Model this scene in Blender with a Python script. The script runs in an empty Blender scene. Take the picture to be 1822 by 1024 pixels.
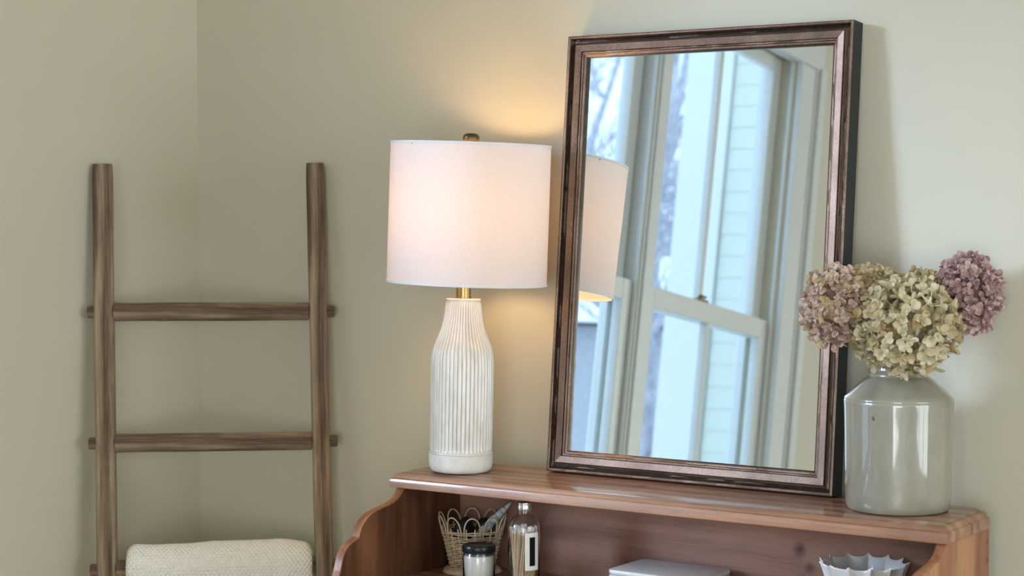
import bpy, math, random
from mathutils import Vector, Matrix, Quaternion, noise
R = random.Random(7)
C = bpy.context.scene.collection
S = bpy.context.scene
PI = math.pi
# ---------------------------------------------------------------- camera
PSI = math.radians(34.34)
PITCH = math.atan(140 / 3400)
RT = Vector((math.cos(PSI), math.sin(PSI), 0))       # to the right of the view
FW = Vector((-math.sin(PSI), math.cos(PSI), 0))      # into the view
CAMH = 1.62
cd = bpy.data.cameras.new('camera')
cam = bpy.data.objects.new('camera', cd)
C.objects.link(cam)
cam.location = (0, 0, CAMH)
cam.rotation_euler = (PI / 2 - PITCH, 0, PSI)
cd.sensor_width = 36
cd.lens = 3400 / 1822 * 36
cd.clip_start = 0.05
cd.dof.use_dof = True
cd.dof.focus_distance = 3.45
cd.dof.aperture_fstop = 5.4
S.camera = cam
# ---------------------------------------------------------------- world, exposure
S.view_settings.view_transform = 'Standard'
S.view_settings.look = 'None'
S.view_settings.gamma = 1.0
S.view_settings.use_curve_mapping = False
S.view_settings.exposure = 0.07
SKY = (0.60, 0.775, 1.0)
SKY_STRENGTH = 2.5
BULB = 50.0
w = bpy.data.worlds.new('overcast_sky')
S.world = w
w.use_nodes = True
nt = w.node_tree
nt.nodes.clear()
wo = nt.nodes.new('ShaderNodeOutputWorld')
bg = nt.nodes.new('ShaderNodeBackground')
tc = nt.nodes.new('ShaderNodeTexCoord')
nz = nt.nodes.new('ShaderNodeTexNoise')
nz.inputs['Scale'].default_value = 2.5
nz.inputs['Detail'].default_value = 3
cr = nt.nodes.new('ShaderNodeValToRGB')
cr.color_ramp.elements[0].position = 0.35
cr.color_ramp.elements[0].color = (SKY[0] * .85, SKY[1] * .92, SKY[2], 1)
cr.color_ramp.elements[1].position = 0.65
cr.color_ramp.elements[1].color = (SKY[0] * 1.2, SKY[1] * 1.1, SKY[2], 1)
nt.links.new(tc.outputs['Generated'], nz.inputs['Vector'])
nt.links.new(nz.outputs['Fac'], cr.inputs['Fac'])
nt.links.new(cr.outputs['Color'], bg.inputs['Color'])
bg.inputs['Strength'].default_value = SKY_STRENGTH
nt.links.new(bg.outputs['Background'], wo.inputs['Surface'])
S.cycles.max_bounces = 12
S.cycles.diffuse_bounces = 6
S.cycles.glossy_bounces = 6
S.cycles.transmission_bounces = 8
S.cycles.transparent_max_bounces = 12
S.cycles.sample_clamp_indirect = 6


def portal(name, loc, rot, sx, sy):
    l = bpy.data.lights.new(name, 'AREA')
    l.shape = 'RECTANGLE'
    l.size = sx
    l.size_y = sy
    l.cycles.is_portal = True
    o = bpy.data.objects.new(name, l)
    C.objects.link(o)
    o.location = loc
    o.rotation_euler = rot
    return o


# room box
XL, YB, XR, YF, ZC = -2.96, 3.102, 2.6, -3.3, 2.95
# area lights used only as portals: they guide the sky light through the window openings
portal('portal_left', (-3.13, 1.022, 1.72), (0, -PI / 2, 0), 1.9, 1.8)


def fill_light(name, loc, rot, sx, sy, watts, col):
    l = bpy.data.lights.new(name, 'AREA')
    l.shape = 'RECTANGLE'
    l.size = sx
    l.size_y = sy
    l.energy = watts
    l.color = col
    o = bpy.data.objects.new(name, l)
    C.objects.link(o)
    o.location = loc
    o.rotation_euler = rot
    return o


# added fill lamps outside the openings behind and beside the camera
fill_light('fill_front', (1.22, YF - .2, 1.34), (PI / 2, 0, 0), 2.6, 2.6, 170, (1.0, .975, .93))
fill_light('fill_right', (XR + .2, 1.6, 1.5), (0, PI / 2, 0), 2.2, 2.6, 90, (1.0, .975, .93))
# soft overcast glow of the veiled sun through the left windows
sl_ = bpy.data.lights.new('veiled_sun', 'SUN')
sl_.energy = 4.2
sl_.angle = math.radians(16)
sl_.color = (.62, .74, 1.0)
so = bpy.data.objects.new('veiled_sun', sl_)
C.objects.link(so)
so.rotation_mode = 'QUATERNION'
so.rotation_quaternion = Vector((.682, .731, -.27)).to_track_quat('-Z', 'Y')


# ---------------------------------------------------------------- helpers
def tag(o, label=None, cat=None, group=None, kind=None):
    if label: o['label'] = label
    if cat: o['category'] = cat
    if group: o['group'] = group
    if kind: o['kind'] = kind
    return o


def empty(name, loc, rz=0, rot=None):
    o = bpy.data.objects.new(name, None)
    C.objects.link(o)
    o.location = loc
    o.rotation_euler = rot or (0, 0, rz)
    o.empty_display_size = .05
    return o


class MB:
    """collects geometry and builds one mesh object"""

    def __init__(s):
        s.v, s.f, s.mi = [], [], []

    def add(s, v, f, mi=0):
        n = len(s.v)
        s.v += [tuple(p) for p in v]
        s.f += [tuple(i + n for i in q) for q in f]
        s.mi += [mi] * len(f)
        return s

    def box(s, x0, x1, y0, y1, z0, z1, mi=0):
        v = [(x, y, z) for z in (z0, z1) for y in (y0, y1) for x in (x0, x1)]
        return s.add(v, [(0, 2, 3, 1), (4, 5, 7, 6), (0, 1, 5, 4), (2, 6, 7, 3), (0, 4, 6, 2), (1, 3, 7, 5)], mi)

    def lathe(s, prof, seg=64, fn=None, mi=0, c=(0, 0, 0)):
        v, f = [], []
        n = len(prof)
        for k in range(seg):
            a = 2 * PI * k / seg
            for j, (r, z) in enumerate(prof):
                rr = r if fn is None else fn(r, z, a, j)
                v.append((c[0] + rr * math.cos(a), c[1] + rr * math.sin(a), c[2] + z))
        for k in range(seg):
            m = (k + 1) % seg
            for j in range(n - 1):
                f.append((k * n + j, m * n + j, m * n + j + 1, k * n + j + 1))
        return s.add(v, f, mi)

    def tube(s, pts, r, seg=8, closed=False, caps=True, mi=0):
        pts = [Vector(p) for p in pts]
        n = len(pts)
        rs = r if isinstance(r, (list, tuple)) else [r] * n
        v, f = [], []
        up = None
        for i, p in enumerate(pts):
            a = pts[(i - 1) % n] if (closed or i > 0) else p
            b = pts[(i + 1) % n] if (closed or i < n - 1) else p
            t = (b - a).normalized()
            if up is None:
                up = t.orthogonal().normalized()
            up = (up - t * up.dot(t))
            up = up.normalized() if up.length > 1e-6 else t.orthogonal().normalized()
            sd = t.cross(up)
            for k in range(seg):
                q = 2 * PI * k / seg
                v.append(p + (up * math.cos(q) + sd * math.sin(q)) * rs[i])
        for i in range(n if closed else n - 1):
            m = (i + 1) % n
            for k in range(seg):
                l = (k + 1) % seg
                f.append((i * seg + k, i * seg + l, m * seg + l, m * seg + k))
        if caps and not closed:
            f.append(tuple(reversed(range(seg))))
            f.append(tuple(range((n - 1) * seg, n * seg)))
        return s.add(v, f, mi)

    def prism(s, poly, axis, a0, a1, mi=0):
        """poly: 2-D outline extruded along axis ('x': poly is (y,z))"""
        n = len(poly)
        mp = {'x': lambda a, p: (a, p[0], p[1]), 'y': lambda a, p: (p[0], a, p[1]), 'z': lambda a, p: (p[0], p[1], a)}[axis]
        v = [mp(a0, p) for p in poly] + [mp(a1, p) for p in poly]
        f = [(i, (i + 1) % n, n + (i + 1) % n, n + i) for i in range(n)]
        f += [tuple(reversed(range(n))), tuple(range(n, 2 * n))]
        return s.add(v, f, mi)

    def build(s, name, mats, parent=None, smooth=False, bevel=0, seg=2, loc=None, rot=None, angle=None, mat4=None):
        me = bpy.data.meshes.new(name)
        me.from_pydata(s.v, [], s.f)
        if not isinstance(mats, (list, tuple)):
            mats = [mats]
        for m in mats:
            me.materials.append(m)
        me.polygons.foreach_set('material_index', s.mi)
        me.update()
        import bmesh
        b = bmesh.new()
        b.from_mesh(me)
        bmesh.ops.recalc_face_normals(b, faces=b.faces)
        b.to_mesh(me)
        b.free()
        if smooth:
            me.polygons.foreach_set('use_smooth', [True] * len(me.polygons))
            if angle:
                me.set_sharp_from_angle(angle=math.radians(angle))
        o = bpy.data.objects.new(name, me)
        C.objects.link(o)
        if parent: o.parent = parent
        if loc: o.location = loc
        if rot: o.rotation_euler = rot
        if mat4 is not None: o.matrix_local = mat4
        if bevel:
            md = o.modifiers.new('bevel', 'BEVEL')
            md.width = bevel
            md.segments = seg
            md.limit_method = 'ANGLE'
            md.angle_limit = math.radians(35)
        return o


# ---------------------------------------------------------------- materials
class NT:
    def __init__(s, name):
        s.m = bpy.data.materials.new(name)
        s.m.use_nodes = True
        s.t = s.m.node_tree
        s.t.nodes.clear()
        s.out = s.n('OutputMaterial')
        s.p = s.n('BsdfPrincipled')
        s.l(s.p.outputs[0], s.out.inputs[0])

    def n(s, t, **k):
        x = s.t.nodes.new('ShaderNode' + t)
        for a, b in k.items():
            if a in x.inputs: x.inputs[a].default_value = b
            else: setattr(x, a, b)
        return x

    def l(s, a, b):
        s.t.links.new(a, b)

    def coord(s, scale=(1, 1, 1), out='Object', rot=(0, 0, 0)):
        c = s.n('TexCoord')
        m = s.n('Mapping')
        m.inputs['Scale'].default_value = scale
        m.inputs['Rotation'].default_value = rot
        s.l(c.outputs[out], m.inputs['Vector'])
        return m.outputs[0]

    def ramp(s, fac, stops):
        r = s.n('ValToRGB')
        e = r.color_ramp.elements
        while len(e) < len(stops): e.new(.5)
        for i, (p, c) in enumerate(stops):
            e[i].position = p
            e[i].color = (*c, 1)
        s.l(fac, r.inputs[0])
        return r.outputs[0]

    def bump(s, h, strength=.3, dist=.001):
        b = s.n('Bump')
        b.inputs['Strength'].default_value = strength
        b.inputs['Distance'].default_value = dist
        s.l(h, b.inputs['Height'])
        s.l(b.outputs[0], s.p.inputs['Normal'])
        return b

    def noise(s, vec, scale, detail=4, rough=.55, dist=0):
        x = s.n('TexNoise')
        x.inputs['Scale'].default_value = scale
        x.inputs['Detail'].default_value = detail
        x.inputs['Roughness'].default_value = rough
        x.inputs['Distortion'].default_value = dist
        s.l(vec, x.inputs['Vector'])
        return x.outputs['Fac']

    def math(s, op, a, b=None, c=None):
        x = s.n('Math', operation=op)
        for i, q in enumerate((a, b, c)):
            if q is None: continue
            if isinstance(q, (int, float)): x.inputs[i].default_value = q
            else: s.l(q, x.inputs[i])
        return x.outputs[0]

    def mix(s, fac, a, b, mode='MIX'):
        x = s.n('Mix', data_type='RGBA', blend_type=mode)
        for i, q in ((0, fac), (6, a), (7, b)):
            if isinstance(q, (int, float)): x.inputs[i].default_value = q
            elif isinstance(q, tuple): x.inputs[i].default_value = (*q, 1)
            else: s.l(q, x.inputs[i])
        return x.outputs[2]


def plain(name, col, rough=.5, metal=0, coat=0, spec=.5, var=.06, vs=30, bump=0, bs=300):
    t = NT(name)
    v = t.coord()
    nf = t.noise(v, vs, 3)
    a = tuple(min(1, c * (1 - var)) for c in col)
    b = tuple(min(1, c * (1 + var)) for c in col)
    t.l(t.ramp(nf, [(.3, a), (.7, b)]), t.p.inputs['Base Color'])
    t.p.inputs['Roughness'].default_value = rough
    t.p.inputs['Metallic'].default_value = metal
    t.p.inputs['Coat Weight'].default_value = coat
    t.p.inputs['Coat Roughness'].default_value = .12
    t.p.inputs['Specular IOR Level'].default_value = spec
    if bump: t.bump(t.noise(v, bs, 3), bump)
    return t.m


def wood(name, dark, mid, light, axis, rough=.5, coat=0, knots=(), knot_col=(.06, .03, .02), spec=.4, freq=1.0, bump=.35, stain=0, grain=.35, crough=.16):
    """grain runs along axis (0,1,2) of the object's own coordinates"""
    t = NT(name)
    sc = [9 * freq] * 3
    sc[axis] = .9 * freq
    c = t.n('TexCoord').outputs['Object']
    vec = c
    kmask = None
    for k in knots:                      # (position, radius)
        d = t.n('VectorMath', operation='DISTANCE')
        t.l(c, d.inputs[0])
        d.inputs[1].default_value = k[0]
        g = t.math('DIVIDE', d.outputs['Value'], k[1])
        g2 = t.math('POWER', g, 2.0)
        fall = t.math('DIVIDE', 1.0, t.math('ADD', g2, .6))
        m = t.math('SUBTRACT', 1.0, t.math('MULTIPLY', g, .95))
        m = t.n('Clamp')
        t.l(t.math('SUBTRACT', 1.15, g), m.inputs[0])
        kmask = m.outputs[0] if kmask is None else t.math('MAXIMUM', kmask, m.outputs[0])
        off = t.n('VectorMath', operation='SCALE')
        sub = t.n('VectorMath', operation='SUBTRACT')
        t.l(c, sub.inputs[0])
        sub.inputs[1].default_value = k[0]
        t.l(sub.outputs[0], off.inputs[0])
        t.l(t.math('MULTIPLY', fall, 2.0), off.inputs['Scale'])
        ad = t.n('VectorMath', operation='ADD')
        t.l(vec, ad.inputs[0])
        t.l(off.outputs[0], ad.inputs[1])
        vec = ad.outputs[0]
    mp = t.n('Mapping')
    mp.inputs['Scale'].default_value = sc
    t.l(vec, mp.inputs['Vector'])
    v = mp.outputs[0]
    big = t.noise(v, 1.3, 3, .5, 1.2)
    rings = t.n('TexWave', wave_type='BANDS', bands_direction=('Y', 'Z', 'X')[axis] if axis != 1 else 'Z')
    rings.inputs['Scale'].default_value = .8
    rings.inputs['Distortion'].default_value = 9
    rings.inputs['Detail'].default_value = 3
    rings.inputs['Detail Scale'].default_value = .9
    t.l(v, rings.inputs['Vector'])
    mp2 = t.n('Mapping')
    s2 = [260 * freq] * 3
    s2[axis] = 7 * freq
    mp2.inputs['Scale'].default_value = s2
    t.l(vec, mp2.inputs['Vector'])
    fine = t.noise(mp2.outputs[0], 1, 3, .6)
    f = t.math('MULTIPLY_ADD', rings.outputs['Fac'], .35, t.math('MULTIPLY', big, .55))
    f = t.math('MULTIPLY_ADD', fine, grain, t.math('SUBTRACT', f, .09 + (grain - .35) / 2))
    col = t.ramp(f, [(.22, dark), (.5, mid), (.78, light)])
    if stain:
        ss = [1, 1, 1]
        ss[axis] = .25
        blot = t.noise(t.coord(ss), 22, 4, .6, .5)
        bl = t.ramp(blot, [(.36, (1 - stain,) * 3), (.6, (1, 1, 1))])
        col = t.mix(1.0, col, bl, 'MULTIPLY')
    if kmask is not None:
        col = t.mix(kmask, col, knot_col)
    t.l(col, t.p.inputs['Base Color'])
    t.p.inputs['Roughness'].default_value = rough
    t.p.inputs['Specular IOR Level'].default_value = spec
    t.p.inputs['Coat Weight'].default_value = coat
    t.p.inputs['Coat Roughness'].default_value = crough
    t.bump(fine, bump, .0006)
    return t.m


def glass(name, tint=(1, 1, 1), rough=0.0):
    t = NT(name)
    t.p.inputs['Base Color'].default_value = (*tint, 1)
    t.p.inputs['Roughness'].default_value = rough
    t.p.inputs['Transmission Weight'].default_value = 1
    t.p.inputs['IOR'].default_value = 1.45
    return t.m


def thin_glass(name):
    t = NT(name)
    tr = t.n('BsdfTransparent')
    tr.inputs[0].default_value = (.95, .98, .98, 1)
    gl = t.n('BsdfGlossy')
    gl.inputs['Roughness'].default_value = .01
    lw = t.n('LayerWeight')
    lw.inputs['Blend'].default_value = .5
    mx = t.n('MixShader')
    t.l(t.math('MULTIPLY_ADD', t.math('POWER', lw.outputs['Facing'], 5), .6, .03), mx.inputs[0])
    t.l(tr.outputs[0], mx.inputs[1])
    t.l(gl.outputs[0], mx.inputs[2])
    t.l(mx.outputs[0], t.out.inputs[0])
    return t.m


WALL_COL = (.575, .544, .436)


def wall_mat():
    t = NT('wall_paint')
    v = t.coord()
    a = t.noise(v, 3, 3)
    t.l(t.ramp(a, [(.3, tuple(c * .985 for c in WALL_COL)), (.7, tuple(c * 1.015 for c in WALL_COL))]), t.p.inputs['Base Color'])
    t.p.inputs['Roughness'].default_value = .62
    t.p.inputs['Specular IOR Level'].default_value = .3
    t.bump(t.noise(v, 260, 4, .6), .22, .0012)
    return t.m


M = {}
M['wall'] = wall_mat()
M['ceiling'] = plain('ceiling_paint', (.8, .79, .75), .8)
M['trim'] = plain('white_trim_paint', (.62, .64, .62), .35, spec=.45, var=.02)
M['floor'] = wood('floor_wood', (.16, .08, .04), (.26, .14, .07), (.34, .2, .1), 1, .35)
M['hutch'] = wood('hutch_pine', (.185, .078, .039), (.31, .145, .076), (.45, .24, .14), 0, .42, .55, grain=.5, crough=.09, stain=.25,
                  knots=[((-1.19, 2.80, 1.105), .008), ((-1.113, 2.93, 1.112), .010), ((-1.113, 2.955, 1.108), .007), ((-1.72, 2.93, 1.127), .006)])
M['hutch_side'] = wood('hutch_side_pine', (.24, .09, .04), (.36, .155, .075), (.50, .25, .125), 2, .5, .12, stain=.3,
                       knots=[((-1.115, 3.012, 1.075), .006), ((-1.115, 3.012, 1.045), .006), ((-2.185, 2.78, 1.01), .005)])
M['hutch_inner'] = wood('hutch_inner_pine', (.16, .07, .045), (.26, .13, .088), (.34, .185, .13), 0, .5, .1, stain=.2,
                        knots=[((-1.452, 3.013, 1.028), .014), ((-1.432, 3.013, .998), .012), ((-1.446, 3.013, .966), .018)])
M['hutch_shaded'] = wood('hutch_shaded_pine', (.06, .024, .012), (.15, .062, .028), (.24, .105, .05), 2, .55, 0, stain=.35, spec=.25)  # side panel wood with the shade of the interior painted in
M['ladder'] = wood('ladder_wood', (.085, .055, .035), (.215, .152, .10), (.40, .30, .205), 2, .72, 0, stain=.4, spec=.25, bump=.9, freq=1.3, grain=.75)
M['knit'] = plain('knit_cotton', (.88, .86, .79), .9, spec=.15, var=.04, vs=60)
M['black_paint'] = plain('black_frame_paint', (.012, .016, .018), .5, spec=.4)
M['ceramic'] = None
M['silver'] = plain('brushed_steel', (.72, .72, .72), .28, 1, var=.08, vs=60)
M['brass'] = plain('aged_brass', (.42, .29, .12), .32, 1, var=.12, vs=60)
M['bronze'] = plain('dark_bronze', (.16, .12, .065), .38, 1, var=.2, vs=80)
M['glass'] = glass('clear_glass')
M['window_glass'] = thin_glass('window_glass')
M['wax'] = plain('white_wax', (.84, .82, .75), .5, var=.02)
M['lid'] = plain('black_lid', (.010, .011, .014), .3, spec=.3)
M['wicker'] = plain('wicker_cane', (.54, .42, .28), .6, var=.25, vs=120)
M['paper'] = plain('label_paper', (.78, .76, .72), .7, var=.02)
M['print'] = plain('printed_ink', (.008, .008, .008), .8, spec=.1)
M['grey_print'] = plain('grey_printed_ink', (.45, .44, .42), .7)
M['match'] = plain('match_wood', (.66, .50, .31), .6, var=.15, vs=90)
M['match_tip'] = plain('match_tip', (.83, .80, .76), .6)
M['cloth_black'] = plain('black_cloth', (.012, .012, .013), .6)
M['white_ceramic'] = plain('white_glazed_ceramic', (.68, .68, .67), .25, coat=.6, var=.03)
M['grey_enamel'] = plain('pale_lacquered_box', (.62, .61, .60), .32, coat=.3, var=.04)
M['stem'] = plain('dry_stem', (.22, .17, .08), .8, var=.2)
M['bark'] = plain('winter_bark', (.42, .42, .47), .9, var=.3, vs=12)
M['snow'] = plain('snow', (.86, .88, .92), .8, var=.03, vs=4)
M['siding'] = plain('pale_siding_paint', (.60, .64, .58), .5, var=.03, vs=6)
M['corner_paint'] = plain('white_exterior_paint', (.64, .67, .66), .45, var=.02)
M['shed'] = plain('shed_boards', (.38, .39, .42), .8, var=.2)


def frame_mat():
    t = NT('bronze_leaf_frame')
    v = t.coord((1, 1, 1))
    st = t.noise(v, 320, 4, .7, .3)
    big = t.noise(v, 14, 3)
    f = t.math('MULTIPLY_ADD', st, .55, t.math('MULTIPLY', big, .45))
    t.l(t.ramp(f, [(.3, (.10, .058, .038)), (.5, (.19, .118, .083)), (.70, (.34, .235, .175))]), t.p.inputs['Base Color'])
    t.p.inputs['Metallic'].default_value = .55
    t.l(t.math('MULTIPLY_ADD', st, .3, .22), t.p.inputs['Roughness'])
    t.bump(st, .35, .0008)
    return t.m


M['frame'] = frame_mat()


def groove_mat():
    t = NT('dark_frame_groove')
    v = t.coord((1, 1, 1))
    st = t.noise(v, 90, 4, .7, .4)
    t.l(t.ramp(st, [(.3, (.020, .012, .008)), (.7, (.07, .042, .027))]), t.p.inputs['Base Color'])
    t.p.inputs['Metallic'].default_value = .5
    t.p.inputs['Roughness'].default_value = .3
    return t.m


M['groove'] = groove_mat()


def mirror_mat():
    t = NT('silvered_glass')
    t.p.inputs['Base Color'].default_value = (.84, .885, .89, 1)
    t.p.inputs['Metallic'].default_value = 1
    t.p.inputs['Roughness'].default_value = 0.0
    return t.m


M['mirror'] = mirror_mat()


def lamp_ceramic():
    t = NT('ribbed_white_glaze')
    v = t.coord((1, 1, .25))
    st = t.noise(v, 60, 4, .6)
    col = t.ramp(st, [(.3, (.64, .60, .54)), (.55, (.76, .73, .68)), (.8, (.82, .80, .76))])
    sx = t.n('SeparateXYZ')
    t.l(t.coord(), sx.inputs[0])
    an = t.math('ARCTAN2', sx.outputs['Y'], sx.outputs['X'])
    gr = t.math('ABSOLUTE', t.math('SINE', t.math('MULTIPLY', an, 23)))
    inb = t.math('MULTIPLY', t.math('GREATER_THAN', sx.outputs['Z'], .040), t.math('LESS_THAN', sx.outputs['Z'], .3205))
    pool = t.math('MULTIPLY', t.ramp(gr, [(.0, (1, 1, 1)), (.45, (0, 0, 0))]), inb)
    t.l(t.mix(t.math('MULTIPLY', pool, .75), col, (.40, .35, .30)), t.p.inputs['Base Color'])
    t.p.inputs['Roughness'].default_value = .22
    t.p.inputs['Coat Weight'].default_value = .8
    t.p.inputs['Coat Roughness'].default_value = .07
    t.bump(t.noise(t.coord((1, 1, .4)), 90, 3), .25, .001)
    return t.m


def bisque():
    t = NT('unglazed_white_clay')
    v = t.coord()
    st = t.noise(v, 45, 5, .6)
    t.l(t.ramp(st, [(.3, (.70, .67, .61)), (.7, (.82, .79, .74))]), t.p.inputs['Base Color'])
    t.p.inputs['Roughness'].default_value = .75
    h = t.noise(v, 150, 4, .7)
    t.bump(t.ramp(h, [(.45, (0, 0, 0)), (.7, (1, 1, 1))]), .6, .0012)
    return t.m


def crock():
    t = NT('salt_glazed_stoneware')
    v = t.coord((1, 1, .3))
    a = t.noise(v, 14, 5, .6, .3)
    col = t.ramp(a, [(.3, (.185, .172, .122)), (.5, (.24, .226, .170)), (.72, (.31, .295, .23))])
    sp = t.n('TexVoronoi')
    sp.inputs['Scale'].default_value = 75
    t.l(t.coord(), sp.inputs['Vector'])
    dots = t.ramp(sp.outputs['Distance'], [(.04, (.4, .34, .26)), (.09, (1, 1, 1))])
    col = t.mix(.55, col, dots, 'MULTIPLY')
    t.l(col, t.p.inputs['Base Color'])
    t.p.inputs['Roughness'].default_value = .3
    t.p.inputs['Coat Weight'].default_value = 1
    t.p.inputs['Coat IOR'].default_value = 1.6
    t.p.inputs['Coat Roughness'].default_value = .03
    t.bump(t.noise(t.coord((1, 1, .6)), 55, 3, .5), .3, .0022)
    return t.m


def shade_mat():
    t = NT('linen_lampshade')
    v = t.coord((1, 1, 1))
    n1 = t.noise(t.coord((260, 260, 900)), 1, 2)
    n2 = t.noise(t.coord((500, 500, 160)), 1, 2)
    wv = t.math('ADD', n1, n2)
    col = t.ramp(wv, [(.7, (.65, .63, .645)), (1.3, (.71, .695, .705))])
    d = t.n('BsdfDiffuse')
    tr = t.n('BsdfTranslucent')
    t.l(col, d.inputs[0])
    tr.inputs[0].default_value = (.80, .62, .50, 1)
    mx = t.n('MixShader')
    mx.inputs[0].default_value = .12
    t.l(d.outputs[0], mx.inputs[1])
    t.l(tr.outputs[0], mx.inputs[2])
    b = t.n('Bump')
    b.inputs['Strength'].default_value = .25
    b.inputs['Distance'].default_value = .0006
    t.l(wv, b.inputs['Height'])
    t.l(b.outputs[0], d.inputs['Normal'])
    t.l(mx.outputs[0], t.out.inputs[0])
    return t.m


def petal_mat(name, cols):
    t = NT(name)
    oi = t.n('ObjectInfo')
    v = t.coord()
    f = t.math('MULTIPLY_ADD', t.noise(v, 70, 3), .35, t.math('MULTIPLY', oi.outputs['Random'], .65))
    col = t.ramp(f, cols)
    d = t.n('BsdfDiffuse')
    tr = t.n('BsdfTranslucent')
    t.l(col, d.inputs[0])
    t.l(col, tr.inputs[0])
    mx = t.n('MixShader')
    mx.inputs[0].default_value = .22
    t.l(d.outputs[0], mx.inputs[1])
    t.l(tr.outputs[0], mx.inputs[2])
    t.l(mx.outputs[0], t.out.inputs[0])
    return t.m


def emission(name, col, s):
    t = NT(name)
    e = t.n('Emission')
    e.inputs[0].default_value = (*col, 1)
    e.inputs[1].default_value = s
    t.l(e.outputs[0], t.out.inputs[0])
    return t.m


# ================================================================ THE ROOM
def struct(o):
    o['kind'] = 'structure'
    return o


T = .125   # wall thickness
struct(MB().box(XL - T, XR + T, YB, YB + T, -.1, ZC + .1).build('wall_back', M['wall']))
WY0, WY1, WZ0, WZ1 = .135, 1.909, .76, 2.69
wl = MB()
wl.box(XL - T, XL, YF, WY0, -.1, ZC)
wl.box(XL - T, XL, WY1, YB, -.1, ZC)
wl.box(XL - T, XL, WY0, WY1, -.1, WZ0)
wl.box(XL - T, XL, WY0, WY1, WZ1, ZC)
struct(wl.build('wall_left', M['wall']))
FX0, FX1, FZ0, FZ1 = .0, 2.45, .12, 2.55
wf = MB()
wf.box(XL, FX0, YF - T, YF, -.1, ZC)
wf.box(FX1, XR, YF - T, YF, -.1, ZC)
wf.box(FX0, FX1, YF - T, YF, -.1, FZ0)
wf.box(FX0, FX1, YF - T, YF, FZ1, ZC)
struct(wf.build('wall_front', M['wall']))
RY0, RY1, RZ0, RZ1 = .4, 2.8, .5, 2.5
wr = MB()
wr.box(XR, XR + T, YF, RY0, -.1, ZC)
wr.box(XR, XR + T, RY1, YB, -.1, ZC)
wr.box(XR, XR + T, RY0, RY1, -.1, RZ0)
wr.box(XR, XR + T, RY0, RY1, RZ1, ZC)
struct(wr.build('wall_right', M['wall']))
struct(MB().box(XL - T, XR + T, YF - T, YB + T, -.1, 0).build('floor', M['floor']))
struct(MB().box(XL - T, XR + T, YF - T, YB + T, ZC, ZC + .1).build('ceiling', M['ceiling']))
struct(MB().box(XL, XR, YB - .015, YB, 0, .14).build('baseboard_back', M['trim'], bevel=.004))
struct(MB().box(XL, XL + .015, YF, YB - .015, 0, .14).build('baseboard_left', M['trim'], bevel=.004))
struct(MB().box(XR - .015, XR, YF, YB - .015, 0, .14).build('baseboard_right', M['trim'], bevel=.004))
struct(MB().box(XL + .015, XR - .015, YF, YF + .015, 0, .14).build('baseboard_front', M['trim'], bevel=.004))


def sash(name, parent, x0, x1, y0, y1, z0, z1, st=.057, top=.05, bot=.065, muntin=True):
    """vertical sliding sash lying in a plane of constant x"""
    b = MB()
    b.box(x0, x1, y0, y0 + st, z0, z1)
    b.box(x0, x1, y1 - st, y1, z0, z1)
    b.box(x0, x1, y0 + st, y1 - st, z1 - top, z1)
    b.box(x0, x1, y0 + st, y1 - st, z0, z0 + bot)
    s = b.build(name, M['trim'], parent, bevel=.003)
    ym = (y0 + y1) / 2
    if muntin:
        MB().box(x0 + .003, x1 - .003, ym - .011, ym + .011, z0 + bot, z1 - top).build('muntin', M['trim'], s, bevel=.003)
    xm = (x0 + x1) / 2
    MB().box(xm - .002, xm + .002, y0 + st - .004, y1 - st + .004, z0 + bot - .004, z1 - top + .004).build('pane', M['window_glass'], s)
    return s


def left_window(name, y0, y1):
    g = struct(empty(name, (XL, (y0 + y1) / 2, WZ0)))
    g_ = Matrix.Translation(-g.location)
    objs = []
    ls = sash('lower_sash', None, -3.015, -2.982, y0, y1, .80, 1.765, bot=.08, top=.065)
    us = sash('upper_sash', None, -3.051, -3.018, y0, y1, 1.70, 2.69, bot=.065, top=.05)
    lk = MB()
    ym = (y0 + y1) / 2
    lk.box(-3.010, -2.986, ym + .01, ym + .07, 1.765, 1.773)
    lk.lathe([(0, 0), (.012, 0), (.012, .012), (.006, .018), (0, .018)], 16, c=(-2.997, ym + .045, 1.770))
    lk.box(-3.001, -2.993, ym + .012, ym + .05, 1.779, 1.787)
    k = lk.build('sash_lock', M['bronze'], ls, bevel=.001)
    tag(k, 'dark metal sash lock')
    st = MB()
    for yy in (y0, y1 - .0):
        s = 1 if yy == y0 else -1
        a, b = sorted((yy, yy + s * .008))
        st.box(-2.980, -2.966, a, b, WZ0 + .03, WZ1)
    st.box(-2.980, -2.966, y0, y1, WZ1 - .012, WZ1)
    stop = st.build('inner_stop', M['trim'], None, bevel=.002)
    ex = MB()
    for yy in (y0, y1):
        s = 1 if yy == y0 else -1
        a, b = sorted((yy, yy + s * .022))
        ex.box(-3.078, -3.053, a, b, WZ0 + .03, WZ1)
        a, b = sorted((yy, yy + s * .010))
        ex.box(-3.085, -3.078, a, b, WZ0 + .03, WZ1)
    outer = ex.build('outer_stop', M['corner_paint'], None, bevel=.002)
    for o in (ls, us, stop, outer):
        o.parent = g
        o.location = -g.location
    return g


left_window('window_1', .135, .982)
left_window('window_2', 1.062, 1.909)
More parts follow.
